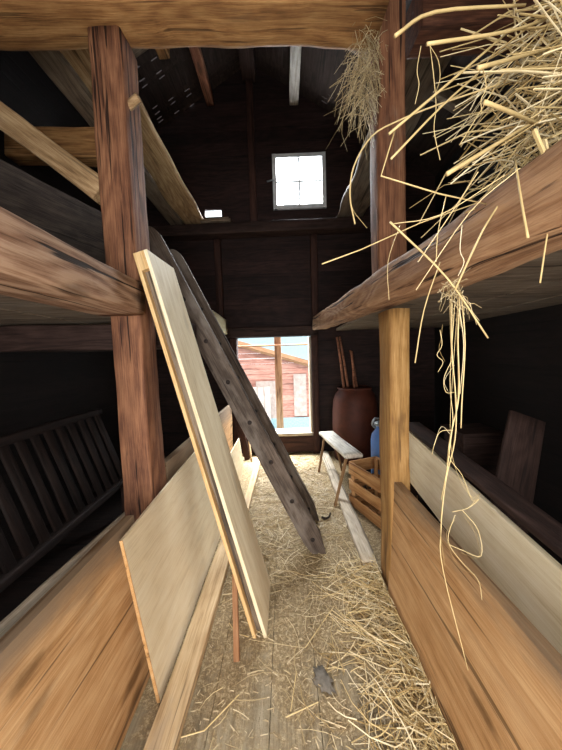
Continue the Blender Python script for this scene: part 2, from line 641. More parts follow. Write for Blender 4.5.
SL_PX = [(130, 55), (137, 68), (142, 80), (145, 86), (154, 59), (159, 72), (162, 77), (155, 107), (157, 112), (159, 117), (161, 121), (171, 99), (173, 103),
         (177, 112), (187, 90), (189, 95), (192, 105), (207, 97), (204, 86)]
SR_PX = [(324, 102), (325, 98), (268, 100), (297, 124), (354, 51), (337, 43), (352, 65), (331, 96)]
roof_slope('ceiling_left', -1, [roof_hit(a, b, -1) for a, b in SL_PX])
roof_slope('ceiling_right', 1, [roof_hit(a, b, 1) for a, b in SR_PX])


def purlin(name, X, y0, y1, w, h, mat, label):
    z = RZ - abs(X - RX) * SL - h * 0.5 - 0.09
    return tag(beam(name, (X, y0, z), (X, y1, z), w, h, mat), label, 'roof beam', 'purlins under the roof')


purlin('roof_purlin', -0.98, YB, 4.36, 0.11, 0.13, M['redraft'], 'thin reddish-brown roof pole left of the ridge board')
purlin('roof_purlin', 0.24, YB, 4.36, 0.13, 0.13, M['greyraft'], 'pale grey roof pole right of the ridge board')
purlin('ridge_board', -0.40, YB, 4.36, 0.20, 0.2, M['stud'], 'wide dark ridge board at the top of the roof')
purlin('roof_purlin', -1.30, YB, 3.5, 0.13, 0.12, M['tie'], 'tan roof pole nearest the left eave')
purlin('roof_purlin', 0.60, YB, 3.4, 0.13, 0.12, M['tie'], 'tan roof pole nearest the right eave')
for y in (0.6, 3.3):
    where = 'farther, before the far wall' if y > 1 else 'nearer, above the camera'
    for s, sn in ((-1, 'left'), (1, 'right')):
        e = 1.84 if s < 0 else 2.62
        tag(beam('roof_rafter', (RX + s * 0.05, y, RZ - 0.15), (RX + s * e, y, RZ - 0.12 - e * SL), 0.11, 0.1, M['plankgrey']),
            'dark rafter on the %s roof slope, the one %s' % (sn, where), 'rafter', 'rafters')

# far wall: window, hatch frame, ledge, studs
wf = bpy.data.objects.new('window_1', None)
C.objects.link(wf)
WM[wf] = Matrix.Translation((0.29, YF - 0.02, 4.09))
wf.matrix_basis = WM[wf]
struct(wf)


def boxes(name, lst, mat, parent=None, M4=None, bev=0.0):
    bm = bmesh.new()
    lay = bm.loops.layers.color.new('tone')
    for lo, hi in lst:
        box_into(bm, lo, hi, (0.5, 0.5, 0.5), lay)
    if bev:
        bmesh.ops.bevel(bm, geom=bm.edges[:], offset=bev, segments=2, affect='EDGES', profile=0.5)
    return from_bm(name, bm, mat, M4, parent)


x0, x1, z0, z1 = WIN
yy = YF - 0.005
boxes('window_frame', [((x0 - 0.02, yy - 0.04, z0 - 0.02), (x0 + 0.035, yy + 0.05, z1 + 0.02)), ((x1 - 0.035, yy - 0.04, z0 - 0.02), (x1 + 0.02, yy + 0.05, z1 + 0.02)),
                       ((x0, yy - 0.035, z1 - 0.035), (x1, yy + 0.045, z1 + 0.02)), ((x0, yy - 0.035, z0 - 0.02), (x1, yy + 0.045, z0 + 0.035))], M['white_paint'], wf)
boxes('glazing_bar', [(((x0 + x1) / 2 - 0.012, yy - 0.02, z0), ((x0 + x1) / 2 + 0.012, yy + 0.03, z1))], M['white_paint'], wf)
boxes('glazing_bar', [((x0, yy - 0.019, (z0 + z1) / 2 - 0.012), (x1, yy + 0.029, (z0 + z1) / 2 + 0.012))], M['white_paint'], wf)
xm, zm = (x0 + x1) / 2, (z0 + z1) / 2
for xa, xb in ((x0, xm), (xm, x1)):
    for za, zb in ((z0, zm), (zm, z1)):
        boxes('pane', [((xa, yy + 0.004, za), (xb, yy + 0.008, zb))], M['glass'], wf)
wh = thing('window_stay', (-0.1, YF - 0.03, 4.1), 'small metal stay at the left of the upper window', 'latch')
bm = bmesh.new()
tube(bm, [(-0.19, 4.33, 4.09), (-0.12, 4.32, 4.10), (-0.06, 4.35, 4.11)], 0.012, 6)
from_bm('hook', bm, M['grey_metal'], parent=wh, smooth=True)

hx0, hx1, hz0, hz1 = OPN
hf = bpy.data.objects.new('window_2', None)
C.objects.link(hf)
WM[hf] = Matrix.Translation((-0.15, YF, hz0))
hf.matrix_basis = WM[hf]
struct(hf)
beam('lintel', (hx0 - 0.14, YF - 0.05, 1.885), (hx1 + 0.1, YF - 0.05, 1.885), 0.16, 0.15, M['stud'], parent=hf)
beam('jamb', (hx1 + 0.05, YF - 0.03, 0.0), (hx1 + 0.05, YF - 0.03, 1.83), 0.16, 0.1, M['darkred'], up=(1, 0, 0), parent=hf)
beam('jamb', (hx0 - 0.05, YF - 0.03, 0.0), (hx0 - 0.05, YF - 0.03, 1.83), 0.16, 0.1, M['darkred'], up=(1, 0, 0), parent=hf)
beam('jamb_board', (hx1 - 0.015, YF + 0.05, 0.3), (hx1 - 0.015, YF + 0.05, 1.8), 0.2, 0.03, M['railgrey'], up=(1, 0, 0), parent=hf)
beam('sill', (hx0, YF + 0.06, hz0 + 0.0), (hx1, YF + 0.06, hz0 + 0.0), 0.3, 0.05, M['railgrey'], parent=hf)
tag(beam('kick_board', (-0.85, YF - 0.06, 0.145), (0.5, YF - 0.06, 0.145), 0.05, 0.25, M['darkred']),
    'red-brown board on the floor below the open hatch', 'board')
tag(beam('wall_ledge', (-2.25, YF - 0.12, 3.36), (2.25, YF - 0.12, 3.40), 0.22, 0.15, M['stud']), 'long dark ledge timber across the far wall below the upper window', 'beam')
for X, a, b, lab in ((-0.965, 1.97, 3.28, 'dark upright stud left of the hatch, under the ledge'), (0.475, 1.9, 3.30, 'dark upright stud right of the hatch, under the ledge'),
                     (-0.4, 3.48, 5.5, 'dark upright stud above the ledge left of the upper window')):
    tag(beam('wall_stud', (X, YF - 0.04, a), (X, YF - 0.04, b), 0.1, 0.1, M['darkred'], up=(1, 0, 0)), lab, 'stud', 'studs on the far wall')
tag(beam('ledge_plank', (-1.15, YF - 0.16, 3.475), (-0.72, YF - 0.16, 3.485), 0.15, 0.035, M['plankgrey']), 'short grey plank lying on the ledge, lower of two', 'plank', 'planks on the ledge')
tag(beam('ledge_plank', (-1.13, YF - 0.14, 3.515), (-0.75, YF - 0.16, 3.52), 0.11, 0.03, M['plankgrey']), 'short grey plank lying on the ledge, upper of two', 'plank', 'planks on the ledge')

# ------------------------------------------------------------------ timber frame
tag(beam('tie_beam', (-2.28, 1.51, 3.39), (0.56, 1.615, 3.385), 0.25, 0.30, M['tie'], bev=0.03, wob=0.012),
    'heavy orange-brown beam across the top of the photo', 'beam')
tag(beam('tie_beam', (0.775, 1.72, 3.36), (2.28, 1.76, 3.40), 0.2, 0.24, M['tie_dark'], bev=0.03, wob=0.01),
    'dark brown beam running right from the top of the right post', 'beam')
pl = thing('wooden_post', (-0.86, 1.65, 0), 'red-brown square wooden post on the left under the big beam', 'post')
beam('shaft', (-0.857, 1.65, 0.0), (-0.892, 1.65, 3.235), 0.19, 0.172, M['red'], up=(1, 0, 0), parent=pl, wob=0.008, bev=0.014)
bm = bmesh.new()
tube(bm, [(-0.83, 1.62, 2.88), (-0.745, 1.60, 2.92)], 0.022, 8, 1.0)
from_bm('peg', bm, M['plank'], parent=pl)
tag(beam('wooden_post', (0.672, 1.76, 0.0), (0.672, 1.76, 1.76), 0.20, 0.12, M['postlow'], up=(1, 0, 0), wob=0.008, bev=0.014),
    'pale square wooden post on the right, below the loft beam', 'post')
tag(beam('wooden_post', (0.655, 1.795, 1.90), (0.655, 1.795, 3.62), 0.17, 0.16, M['red'], up=(1, 0, 0), wob=0.006, bev=0.014),
    'dark red-brown wooden post on the right, above the loft beam', 'post')
tag(beam('loft_beam', (-0.875, -0.9, 1.838), (-0.875, 1.545, 1.842), 0.25, 0.178, M['redgrey'], bev=0.02, wob=0.008),
    'thick worn brown loft beam on the left, ending at the post', 'beam')
RB = lambda y: 0.567 - 0.0424 * y
tag(beam('loft_beam', (RB(-0.8) + 0.1, -0.8, 1.765), (RB(3.95) + 0.1, 3.95, 1.96), 0.2, 0.16, M['rbeam'], h2=0.18, bev=0.02, wob=0.012),
    'long brown loft beam on the right, in front of the post', 'beam')
tag(beam('loft_beam', (-0.935, 2.75, 1.975), (-0.94, 4.27, 1.975), 0.17, 0.215, M['cream'], wob=0.006), 'cream beam end behind the ladder on the left', 'beam')
tag(beam('loft_joist', (-2.28, 1.92, 1.68), (-0.62, 1.92, 1.66), 0.16, 0.17, M['stud'], wob=0.01), 'dark cross joist under the left loft, behind the left post', 'joist')
# loft floors
planks('floor_loft_left', YB + 0.1, 4.2, -XW + 0.02, -1.0, 0.22, lambda u, v, t: (v, u, 1.77 + t), M['plankgrey'], gap=0.006)
planks('floor_loft_right', YB + 0.1, 4.2, 0.76, XW - 0.02, 0.22, lambda u, v, t: (v, u, 1.86 + t), M['plankgrey'], gap=0.006)
# brace and planks overhead
tag(beam('knee_brace', (-0.985, 1.62, 2.445), (-1.88, 1.64, 3.16), 0.07, 0.125, M['plank'], wob=0.006), 'pale slanting brace from the left post up to the big beam', 'brace')
tag(beam('cross_beam', (-2.28, 2.5, 3.37), (-1.50, 2.5, 3.33), 0.14, 0.24, M['tie']), 'tan cross beam behind the slanting brace on the left', 'beam')


def live(t, y, z):
    k = noise.noise(V((t * 5, 3.3 + (y > 0), 0))) * 0.05
    return y + k, z


tag(beam('overhead_plank', (-1.26, 1.30, 3.575), (-1.275, 4.37, 3.53), 0.33, 0.06, M['plank'], edge=live, bev=0.02), 'broad pale live-edged plank lying overhead just right of the left post', 'plank', 'planks stored overhead')
tag(beam('overhead_timber', (-1.52, 1.35, 3.60), (-1.55, 4.37, 3.56), 0.17, 0.13, M['plankgrey']), 'squared grey timber lying overhead left of the broad plank', 'plank', 'planks stored overhead')
tag(beam('overhead_slab', (1.05, 1.95, 3.60), (1.02, 4.37, 3.54), 0.40, 0.05, M['plankgrey'], edge=live, bev=0.02), 'wide grey live-edged slab overhead behind the right post', 'plank', 'planks stored overhead')
tag(beam('loft_board', (-1.9, 0.3, 2.32), (-1.62, 3.6, 2.74), 0.06, 0.5, M['greydark'], up=(0.5, 0, 1)), 'wide dark grey board leaning in the left loft', 'board')

# ------------------------------------------------------------------ stalls
def warp(seed, a=0.012):
    def f(u, v):
        return (0, 0, a * noise.noise(V((u * 2.3 + seed, v * 2.0, seed))))
    return f


def stall_board(p, q, lab, th=0.045, hgt=0.76, dx=-0.06, mat='panel', seed=1):
    P, Q = V(p), V(q)
    return tag(slab('stall_board', (P, Q - P, V((dx, 0, hgt))), th, M[mat], nu=16, nv=4, fn=warp(seed)), lab, 'stall board')


stall_board((-0.69, 1.30, 0.0), (-0.69, -0.6, 0.0), 'broad orange-brown stall board at the lower left', dx=-0.06, hgt=0.765, seed=2)
stall_board((0.60, -0.6, 0.0), (0.602, 1.69, 0.0), 'broad orange-brown stall board at the lower right, up to the post', dx=0.03, hgt=0.73, seed=5)
stall_board((-0.79, 4.0, 0.0), (-0.79, 1.78, 0.0), 'tan stall board on the left, beyond the leaning panel', dx=0.0, hgt=0.84, seed=8)
# plywood leaning on the left stall
def plyf(u, v):
    return (0, 0.03 * u * v, 0.015 * math.sin(u * 3.1) * v)


pb = tag(slab('plywood_sheet', ((-0.594, 2.75, 0.0), (0, -1.61, 0), (-0.118, 0, 0.745)), 0.014, M['ply'], nu=14, nv=4, fn=lambda u, v: (0, 0.05 * (1 - u) * v, 0.012 * math.sin(u * 3.14) * v)),
         'pale plywood sheet leaning on the left stall board', 'plywood sheet')
sl = slab('edge_band', ((-0.594, 1.141, 0.0), (0, -0.003, 0), (-0.118, 0, 0.745)), 0.014, M['plyedge'], parent=pb)
tag(slab('cream_board', ((-0.60, 3.75, 0.0), (0, -0.85, 0), (-0.05, 0, 0.42)), 0.018, M['cream']), 'low cream board standing on the floor left of the ladder, past the leaning panel', 'board')
# manger board in the dark on the left
tag(beam('manger_board', (-0.98, 0.3, 0.60), (-0.98, 2.9, 0.50), 0.03, 0.12, M['railgrey']), 'dim grey manger board beyond the lower left stall board', 'board')
rk = thing('slatted_hay_rack', (-1.6, 2.1, 0.3), 'dark slatted hay rack in the shadow under the left loft', 'hay rack')
beam('bottom_rail', (-1.55, 1.2, 0.33), (-1.6, 2.75, 0.36), 0.06, 0.06, M['dark'], parent=rk)
beam('top_rail', (-1.80, 1.2, 1.02), (-1.86, 2.75, 1.02), 0.06, 0.06, M['dark'], parent=rk)
beam('rail_foot', (-1.55, 1.3, 0.0), (-1.55, 1.3, 0.31), 0.07, 0.07, M['stud'], up=(1, 0, 0), parent=rk)
beam('rail_foot', (-1.59, 2.65, 0.0), (-1.59, 2.65, 0.33), 0.07, 0.07, M['stud'], up=(1, 0, 0), parent=rk)
for k in range(13):
    y = 1.25 + k * 0.118
    beam('slat', (-1.55 - k * 0.004, y, 0.33), (-1.80 - k * 0.004, y, 1.03), 0.07, 0.022, M['dark'], up=(1, 0, 0.3), parent=rk, seg=0.3)

# right stall: cream board with dark rim, dim boxes
tag(slab('cream_trough_board', ((0.88, 0.2, 0.31), (0.01, 2.0, 0.27), (0.05, 0, 0.32)), 0.03, M['cream'], nu=10, nv=3, fn=warp(9, 0.008)),
    'long cream board behind the right stall board', 'board')
tag(beam('dark_plank', (1.01, 0.2, 0.70), (1.0, 2.25, 0.93), 0.13, 0.035, M['stud']), 'dark brown rim plank along the top of the long cream board', 'plank')
tag(beam('trough_support', (0.98, 0.25, 0.0), (0.98, 0.25, 0.69), 0.06, 0.06, M['stud'], up=(1, 0, 0)), 'dark upright carrying the near end of the trough rim', 'upright')
tag(beam('trough_support', (0.98, 2.2, 0.0), (0.98, 2.2, 0.91), 0.06, 0.06, M['stud'], up=(1, 0, 0)), 'dark upright carrying the far end of the trough rim', 'upright')
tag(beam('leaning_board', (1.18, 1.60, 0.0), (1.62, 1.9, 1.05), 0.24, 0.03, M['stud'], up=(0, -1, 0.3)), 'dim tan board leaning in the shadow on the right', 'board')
bx = thing('storage_box', (1.61, 2.45, 0), 'dim wooden box in the shadow on the right, beyond the trough', 'box')
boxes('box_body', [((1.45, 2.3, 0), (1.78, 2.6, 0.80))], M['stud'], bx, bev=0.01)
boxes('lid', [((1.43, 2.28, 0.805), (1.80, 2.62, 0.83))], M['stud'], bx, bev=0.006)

# ------------------------------------------------------------------ leaning door panel
dp = thing('leaning_door_panel', (-0.16, 1.6, 0), 'tall cream wooden panel leaning on the left loft beam', 'panel')
B0 = V((-0.14, 1.42, 0.0))
T0 = V((-0.70, 1.49, 2.08))
W = V((0.0, 0.36, 0.012))
upv = T0 - B0
nrm = W.cross(upv).normalized()
if nrm.x > 0:
    nrm = -nrm
slab('face_sheet', (B0, upv, W), 0.018, M['cream'], parent=dp)
k0 = B0 + nrm * 0.018 + V((0, 0.035, 0))
slab('core', (k0 + upv * 0.01, upv * 0.97, W * 0.9), 0.040, M['plankgrey'], parent=dp)
slab('back_sheet', (B0 + nrm * 0.058, upv, W), 0.018, M['batten'], parent=dp)
slab('top_edge', (B0 + nrm * 0.0178 + upv * 0.955, upv * 0.045, W), 0.0405, M['batten'], parent=dp)
tag(beam('thin_stick', (-0.283, 1.30, 0.005), (-0.315, 1.49, 0.31), 0.022, 0.03, M['redstick'], up=(1, 0, 0.2), wob=0.002, bev=0.004),
    'thin reddish stick leaning behind the foot of the cream panel', 'stick')

# ------------------------------------------------------------------ ladder
ld = thing('wooden_ladder', (0.21, 2.3, 0), 'grey weathered wooden ladder leaning to the left, seen from its side', 'ladder')
dirv = V((-0.438, 0, 0.899)).normalized()
foot = V((0.225, 0, 0.0))


def rail_shape(t, y, z):
    return y, z


def ladder_rail(Y, L, name):
    p0 = foot + V((0, Y, 0))
    zx = dirv.cross(V((0, 1, 0)))
    m = Matrix((dirv, V((0, 1, 0)), zx)).transposed().to_4x4()
    m.translation = p0
    bm = bmesh.new()
    hw = 0.073
    out = [(-0.019, -hw * 0.52), (0.028, hw * 0.78), (0.12, hw), (0.55, hw * 1.03)]
    out += [(L - 0.12, hw)] + [(L - 0.12 + 0.12 * math.sin(a), hw * math.cos(a)) for a in [math.radians(q) for q in range(15, 180, 15)]] + [(L - 0.16, -hw), (0.14, -hw)]
    a = [bm.verts.new((x, -0.02, z)) for x, z in out]
    b = [bm.verts.new((x, 0.02, z)) for x, z in out]
    bm.faces.new(a)
    bm.faces.new(b[::-1])
    for i in range(len(out)):
        j = (i + 1) % len(out)
        bm.faces.new((a[i], b[i], b[j], a[j]))
    bmesh.ops.bevel(bm, geom=[e for e in bm.edges if abs(e.verts[0].co.y - e.verts[1].co.y) < 1e-6], offset=0.004, segments=1, affect='EDGES')
    return from_bm(name, bm, M['weather'], m, ld)


r1 = ladder_rail(2.07, 2.73, 'side_rail')
r2 = ladder_rail(2.50, 2.73, 'side_rail')
for k in range(7):
    s = 0.13 + k * 0.337
    c = foot + dirv * s
    bm = bmesh.new()
    tube(bm, [c + V((0, 2.046, 0)), c + V((0, 2.524, 0))], 0.016, 12, 1.0)
    from_bm('rung', bm, M['plug'], parent=ld, smooth=True)

# things behind the ladder in the far left corner
tag(beam('leaning_plank', (-0.60, 4.1, 0.0), (-0.84, 4.24, 1.12), 0.03, 0.09, M['darkred'], up=(1, 0, 0)), 'dark plank leaning in the far left corner by the hatch', 'plank')
tag(beam('leaning_stick', (-0.53, 4.0, 0.0), (-0.62, 4.25, 0.55), 0.02, 0.025, M['rail'], up=(1, 0, 0)), 'short pale stick leaning below the hatch at its left', 'stick')

# floor rails
tag(beam('floor_rail', (-0.530, -0.3, 0.026), (-0.502, 2.45, 0.026), 0.115, 0.05, M['rail'], bev=0.006, wob=0.004), 'pale floor rail along the foot of the plywood sheet', 'floor rail')
tag(beam('floor_rail', (-0.435, 2.55, 0.022), (-0.425, 4.15, 0.022), 0.075, 0.04, M['rail'], bev=0.006, wob=0.004), 'pale floor strip left of the ladder foot, running to the hatch', 'floor rail')
tag(beam('floor_rail', (0.555, 1.90, 0.032), (0.545, 4.2, 0.032), 0.11, 0.06, M['railgrey'], bev=0.012, wob=0.01), 'dusty grey floor rail in front of the slatted crate', 'floor rail')

# ------------------------------------------------------------------ right corner: drum, sticks, bench, crate, can
dr = thing('brown_drum', (0.98, 4.03, 0), 'large brown drum in the far right corner', 'drum')
lathe('drum_body', [(0.27, 0), (0.30, 0.02), (0.315, 0.3), (0.32, 0.5), (0.315, 0.7), (0.30, 0.86), (0.27, 0.95), (0.235, 0.99), (0.225, 1.0), (0.225, 1.02)], (0.98, 4.03, 0), M['barrel'], dr)
lathe('rim', [(0.215, 1.015), (0.24, 1.02), (0.24, 1.04), (0.22, 1.045), (0.20, 1.03)], (0.98, 4.03, 0), M['barrel'], dr)
for (ax, ay, bx_, by, zt, lab) in ((0.76, 3.80, 0.69, 3.84, 1.76, 'leftmost stick standing in the brown drum'), (0.83, 3.86, 0.75, 3.95, 1.77, 'second stick from the left standing in the brown drum'),
                                  (0.90, 3.78, 0.86, 3.70, 1.55, 'third stick from the left, short, in the brown drum'), (0.96, 3.88, 0.89, 3.90, 1.57, 'rightmost stick standing in the brown drum')):
    bm = bmesh.new()
    p, q = V((ax + 0.06, ay + 0.18, 1.035)), V((bx_ + 0.05, by + 0.18, zt))
    tube(bm, [p, p.lerp(q, 0.5) + V((0.006, 0, 0)), q], 0.019, 8, 0.8)
    tag(from_bm('stick', bm, M['redraft'], smooth=True), lab, 'stick', 'sticks in the drum')

bn = thing('low_bench', (0.6, 3.3, 0), 'low bench with a whitewashed plank top and splayed legs', 'bench')
beam('bench_top', (0.68, 2.88, 0.45), (0.53, 3.80, 0.45), 0.2, 0.045, M['whitewood'], parent=bn, wob=0.006, bev=0.012)
for p, q in (((0.63, 2.96, 0.435), (0.455, 2.735, 0.0)), ((0.76, 2.99, 0.435), (0.88, 3.02, 0.0)), ((0.49, 3.68, 0.43), (0.396, 3.573, 0.0)), ((0.62, 3.70, 0.435), (0.70, 3.60, 0.0))):
    beam('leg', q, p, 0.035, 0.03, M['benchleg'], up=(1, 0, 0), parent=bn, wob=0.003)

cr = thing('slatted_crate', (0.8, 2.5, 0), 'open slatted wooden crate beside the right post', 'crate')
A, Bq = V((0.605, 2.74, 0)), V((0.80, 2.25, 0))
Dv = V((0.30, 0.12, 0))
wv = (Bq - A)
for i, (za, zb) in enumerate(((0.33, 0.45), (0.175, 0.275), (0.02, 0.12))):
    for o in (V((0, 0, 0)), Dv):
        zc = (za + zb) / 2
        beam('slat', A + o + V((0, 0, zc)), Bq + o + V((0, 0, zc)), 0.016, zb - za, M['cratew'], parent=cr, wob=0.002, bev=0.003)
    for o in (A, Bq):
        zc = (za + zb) / 2
        beam('end_slat', o + Dv * 0.04 + V((0, 0, zc)), o + Dv * 0.96 + V((0, 0, zc)), 0.016, zb - za, M['cratew'], parent=cr, wob=0.002, bev=0.003)
for o in (A + wv * 0.05 + Dv * 0.07, A + wv * 0.95 + Dv * 0.07, A + wv * 0.05 + Dv * 0.93, A + wv * 0.95 + Dv * 0.93):
    beam('corner_post', o + V((0, 0, 0.005)), o + V((0, 0, 0.44)), 0.04, 0.03, M['cratew'], up=(1, 0, 0), parent=cr, wob=0.002, bev=0.003)
slab('crate_floor', (A + Dv * 0.05 + V((0, 0, 0.012)), wv * 0.98, Dv * 0.9), 0.012, M['cratew'], parent=cr)

cn = thing('blue_can', (1.05, 3.06, 0), 'blue can behind the slatted crate', 'can')
lathe('can_body', [(0.12, 0), (0.13, 0.01), (0.13, 0.56), (0.12, 0.62), (0.08, 0.68), (0.075, 0.72)], (1.05, 3.06, 0), M['blue'], cn)
lathe('lid', [(0.08, 0.72), (0.095, 0.725), (0.095, 0.75), (0.06, 0.765), (0.02, 0.77)], (1.05, 3.06, 0), M['grey_metal'], cn)
bm = bmesh.new()
tube(bm, spline([(0.97, 3.06, 0.69), (0.93, 3.05, 0.74), (0.955, 3.05, 0.80), (1.0, 3.06, 0.80)]), 0.012, 8, 1.0)
from_bm('handle', bm, M['grey_metal'], parent=cn, smooth=True)

# ------------------------------------------------------------------ outside, seen through the hatch
hs = thing('neighbour_house', (0, 9, -1), 'red-brown timber house outside, seen through the hatch', 'house', kind='thing')
bm = bmesh.new()
lay = bm.loops.layers.color.new('tone')
GL = lambda x: 1.42 - 0.315 * x
z = -0.9
while z < 3.4:
    h = 0.17
    xa, xb = -6.0, min(6.0, (1.42 - z) / 0.315)
    if xb > xa:
        box_into(bm, (xa, 9.0 + random.uniform(0, 0.02), z), (xb, 9.25, z + h - 0.008), rtone(), lay)
    z += h
from_bm('wall_boards', bm, M['house'], parent=hs)
slab('verge_board', ((-6, 8.9, GL(-6) - 0.02), (10, 0, -3.15), (0, 0.1, 0.12)), 0.12, M['porch'], parent=hs)
slab('roof', ((-6, 9.0, GL(-6) + 0.1), (10, 0, -3.15), (0, 4.0, 1.2)), 0.06, M['houseroof'], parent=hs)
boxes('door', [((-0.95, 8.93, -0.55), (-0.15, 8.99, 0.75))], M['gate'], hs)
boxes('plinth', [((-1.3, 8.9, -0.95), (2.0, 8.99, -0.45))], M['houseroof'], hs)
boxes('shutter', [((0.25, 8.93, -0.4), (0.65, 8.99, 0.95))], M['gate'], hs)
gt = thing('white_gate', (-0.9, 8.6, -0.95), 'white boarded gate outside in front of the red-brown house', 'gate')
for k in range(5):
    boxes('gate_board', [((-1.45 + k * 0.2, 8.45, -0.9), (-1.45 + k * 0.2 + 0.17, 8.48, 0.62))], M['gate'], gt)
boxes('crossbar', [((-1.48, 8.485, 0.3), (-0.42, 8.52, 0.4))], M['gate'], gt)
pgp = struct(boxes('ground', [((-8, 4.8, -1.1), (8, 16, -0.95))], M['snow']))
tag(beam('porch_post', (-0.13, 5.3, -0.95), (-0.13, 5.3, 2.6), 0.12, 0.13, M['porch'], up=(1, 0, 0)), 'light brown porch post standing outside the hatch', 'post')
tag(beam('porch_rail', (-1.6, 5.22, 1.72), (1.6, 5.22, 1.72), 0.03, 0.03, M['porch']), 'thin rail outside across the top of the hatch', 'rail')
tag(beam('porch_deck', (-1.8, 5.0, 0.07), (1.8, 5.0, 0.07), 0.9, 0.06, M['houseroof']), 'pale deck board outside the hatch sill', 'deck')

# ------------------------------------------------------------------ straw
def stalk_pts(p, az, L, el=0.0, bend=0.15, kink=False):
    d = V((math.cos(az) * math.cos(el), math.sin(az) * math.cos(el), math.sin(el)))
    side = V((-math.sin(az), math.cos(az), 0)) * random.uniform(-bend, bend) * L
    pts = []
    for i in range(4):
        t = i / 3
        pts.append(V(p) + d * L * t + side * (4 * t * (1 - t)))
    return pts


bm = bmesh.new()
for i in range(900):       # deep straw along the right stall board
    x = 0.60 - abs(random.gauss(0, 0.17))
    y = random.uniform(0.75, 1.95)
    if x < 0.05:
        continue
    d = max(0, 1 - (0.6 - x) / 0.45)
    zz = 0.006 + random.random() ** 1.5 * 0.06 * d
    az = random.uniform(0, 6.28) if random.random() < 0.5 else random.gauss(-0.35, 0.5)
    L = random.uniform(0.06, 0.26)
    pts = stalk_pts((x, y, zz), az, L, random.uniform(-0.12, 0.2) * d)
    pts = [V((min(q.x, 0.585 + (0.02 if q.y > 1.95 else 0)), q.y, max(q.z, 0.005))) for q in pts]
    tube(bm, pts, random.uniform(0.0013, 0.0031), 3)
tag(from_bm('straw_pile', bm, M['straw']), 'thick golden straw piled along the foot of the right stall board', 'straw', kind='stuff')
bm = bmesh.new()
for i in range(1700):       # loose straw over the floor
    y = 0.8 + 3.4 * random.random() ** 0.8
    x = random.uniform(-0.42, 0.49)
    if y < 1.7 and x < 0.05 and random.random() < 0.72:
        continue
    if y < 2.1 and x > 0.0 and random.random() < 0.55:
        continue
    L = random.uniform(0.03, 0.2) if random.random() < 0.8 else random.uniform(0.15, 0.32)
    pts = stalk_pts((x, y, random.uniform(0.003, 0.012)), random.uniform(0, 6.28), L)
    pts = [V((min(max(q.x, -0.44), 0.5), min(q.y, 4.25), q.z)) for q in pts]
    tube(bm, pts, random.uniform(0.0011, 0.0028), 3)
tag(from_bm('loose_straw', bm, M['strawold']), 'loose straw stalks scattered over the floorboards', 'straw', kind='stuff')
bm = bmesh.new()
for i in range(5000):
    y = 0.8 + 3.4 * random.random() ** 0.9
    x = random.uniform(-0.45, 0.5)
    if y < 1.6 and x < 0.0 and random.random() < 0.5:
        continue
    a = random.uniform(0, 6.28)
    L = random.uniform(0.006, 0.03)
    p = V((x, y, 0.003))
    tube(bm, [p, p + V((math.cos(a) * L, math.sin(a) * L, random.uniform(0, 0.008)))], random.uniform(0.001, 0.003), 3)
tag(from_bm('chaff', bm, M['chaff']), 'pale chaff strewn across the floor', 'chaff', kind='stuff')


def pxw(px, py, Y):
    """world point at depth Y behind picture point px, py (used to lay out the straw)"""
    q = _x * 0
    c = V((px - 281, 375 - py, -282))
    wv_ = V((_x.dot(c), _d.dot(c), _u.dot(c)))
    return wv_ * (Y / wv_.y) + V((0, 0, 1.5))


# hay hanging over the right loft beam, near the camera
bm = bmesh.new()
for i in range(800):
    t = random.random()
    c = V((random.uniform(0.74, 1.15), random.uniform(0.62, 1.05), 0))
    c.z = 1.95 + random.random() * 0.82 * min(1, 0.45 + (c.x - 0.6))
    tgt = c + V((-random.uniform(0.05, 0.30), random.uniform(-0.16, 0.14), random.gauss(-0.05, 0.10)))
    if tgt.x > RB(tgt.y) - 0.02:
        tgt.z = max(tgt.z, 1.94)
    mid = c.lerp(tgt, 0.55) + V((random.uniform(-.03, .03), random.uniform(-.03, .03), random.uniform(0.0, 0.05)))
    tube(bm, [c, mid, tgt], random.uniform(0.0012, 0.0034), 4)
for pts, r in (([(421, 46, .70), (417, 70, .70), (419, 85, .70), (415, 104, .70)], .0008), ([(430, 46, .70), (434, 80, .70), (436, 108, .70), (434, 130, .69), (440, 160, .69)], .0009),
               ([(430, 46, .70), (438, 60, .70), (440, 78, .70), (436, 92, .70)], .0008), ([(483, 68, .68), (486, 88, .68), (481, 100, .68), (482, 114, .68)], .001),
               ([(446, 196, .72), (438, 232, .72), (436, 262, .73)], .0012), ([(478, 172, .68), (450, 215, .70), (418, 262, .72)], .0014), ([(520, 168, .66), (470, 212, .70), (416, 290, .74)], .0012),
               ([(505, 175, .68), (440, 215, .72), (392, 224, .74)], .0012), ([(462, 225, .72), (460, 250, .72), (464, 262, .72), (458, 276, .72)], .0009), ([(534, 130, .62), (548, 165, .61), (551, 195, .61)], .0042),
               ([(545, 140, .62), (552, 175, .61), (549, 205, .61)], .0032), ([(400, 225, .8), (388, 262, .82), (389, 300, .82)], .0009), ([(350, 196, .95), (353, 210, .95), (362, 222, .95), (367, 228, .95)], .001)):
    tube(bm, spline([pxw(*p) for p in pts], 4), r, 4, 0.9)
tag(from_bm('loft_hay', bm, M['straw']), 'big tuft of golden hay spilling over the right loft beam', 'hay', kind='stuff')
# tuft hanging beside the right post
bm = bmesh.new()
for i in range(330):
    p = V((random.gauss(0.50, 0.035), random.uniform(1.58, 1.80), random.uniform(2.88, 3.27)))
    q = p + V((random.gauss(-0.02, 0.07), random.gauss(-0.02, 0.05), -random.uniform(0.04, 0.22)))
    q.x = min(q.x, 0.55)
    tube(bm, [p, p.lerp(q, 0.5) + V((random.uniform(-.03, .01), 0, .02)), q], random.uniform(0.0008, 0.002), 3)
tag(from_bm('hanging_hay', bm, M['strawold']), 'dull tuft of hay hanging at the upper left of the right post', 'hay', kind='stuff')

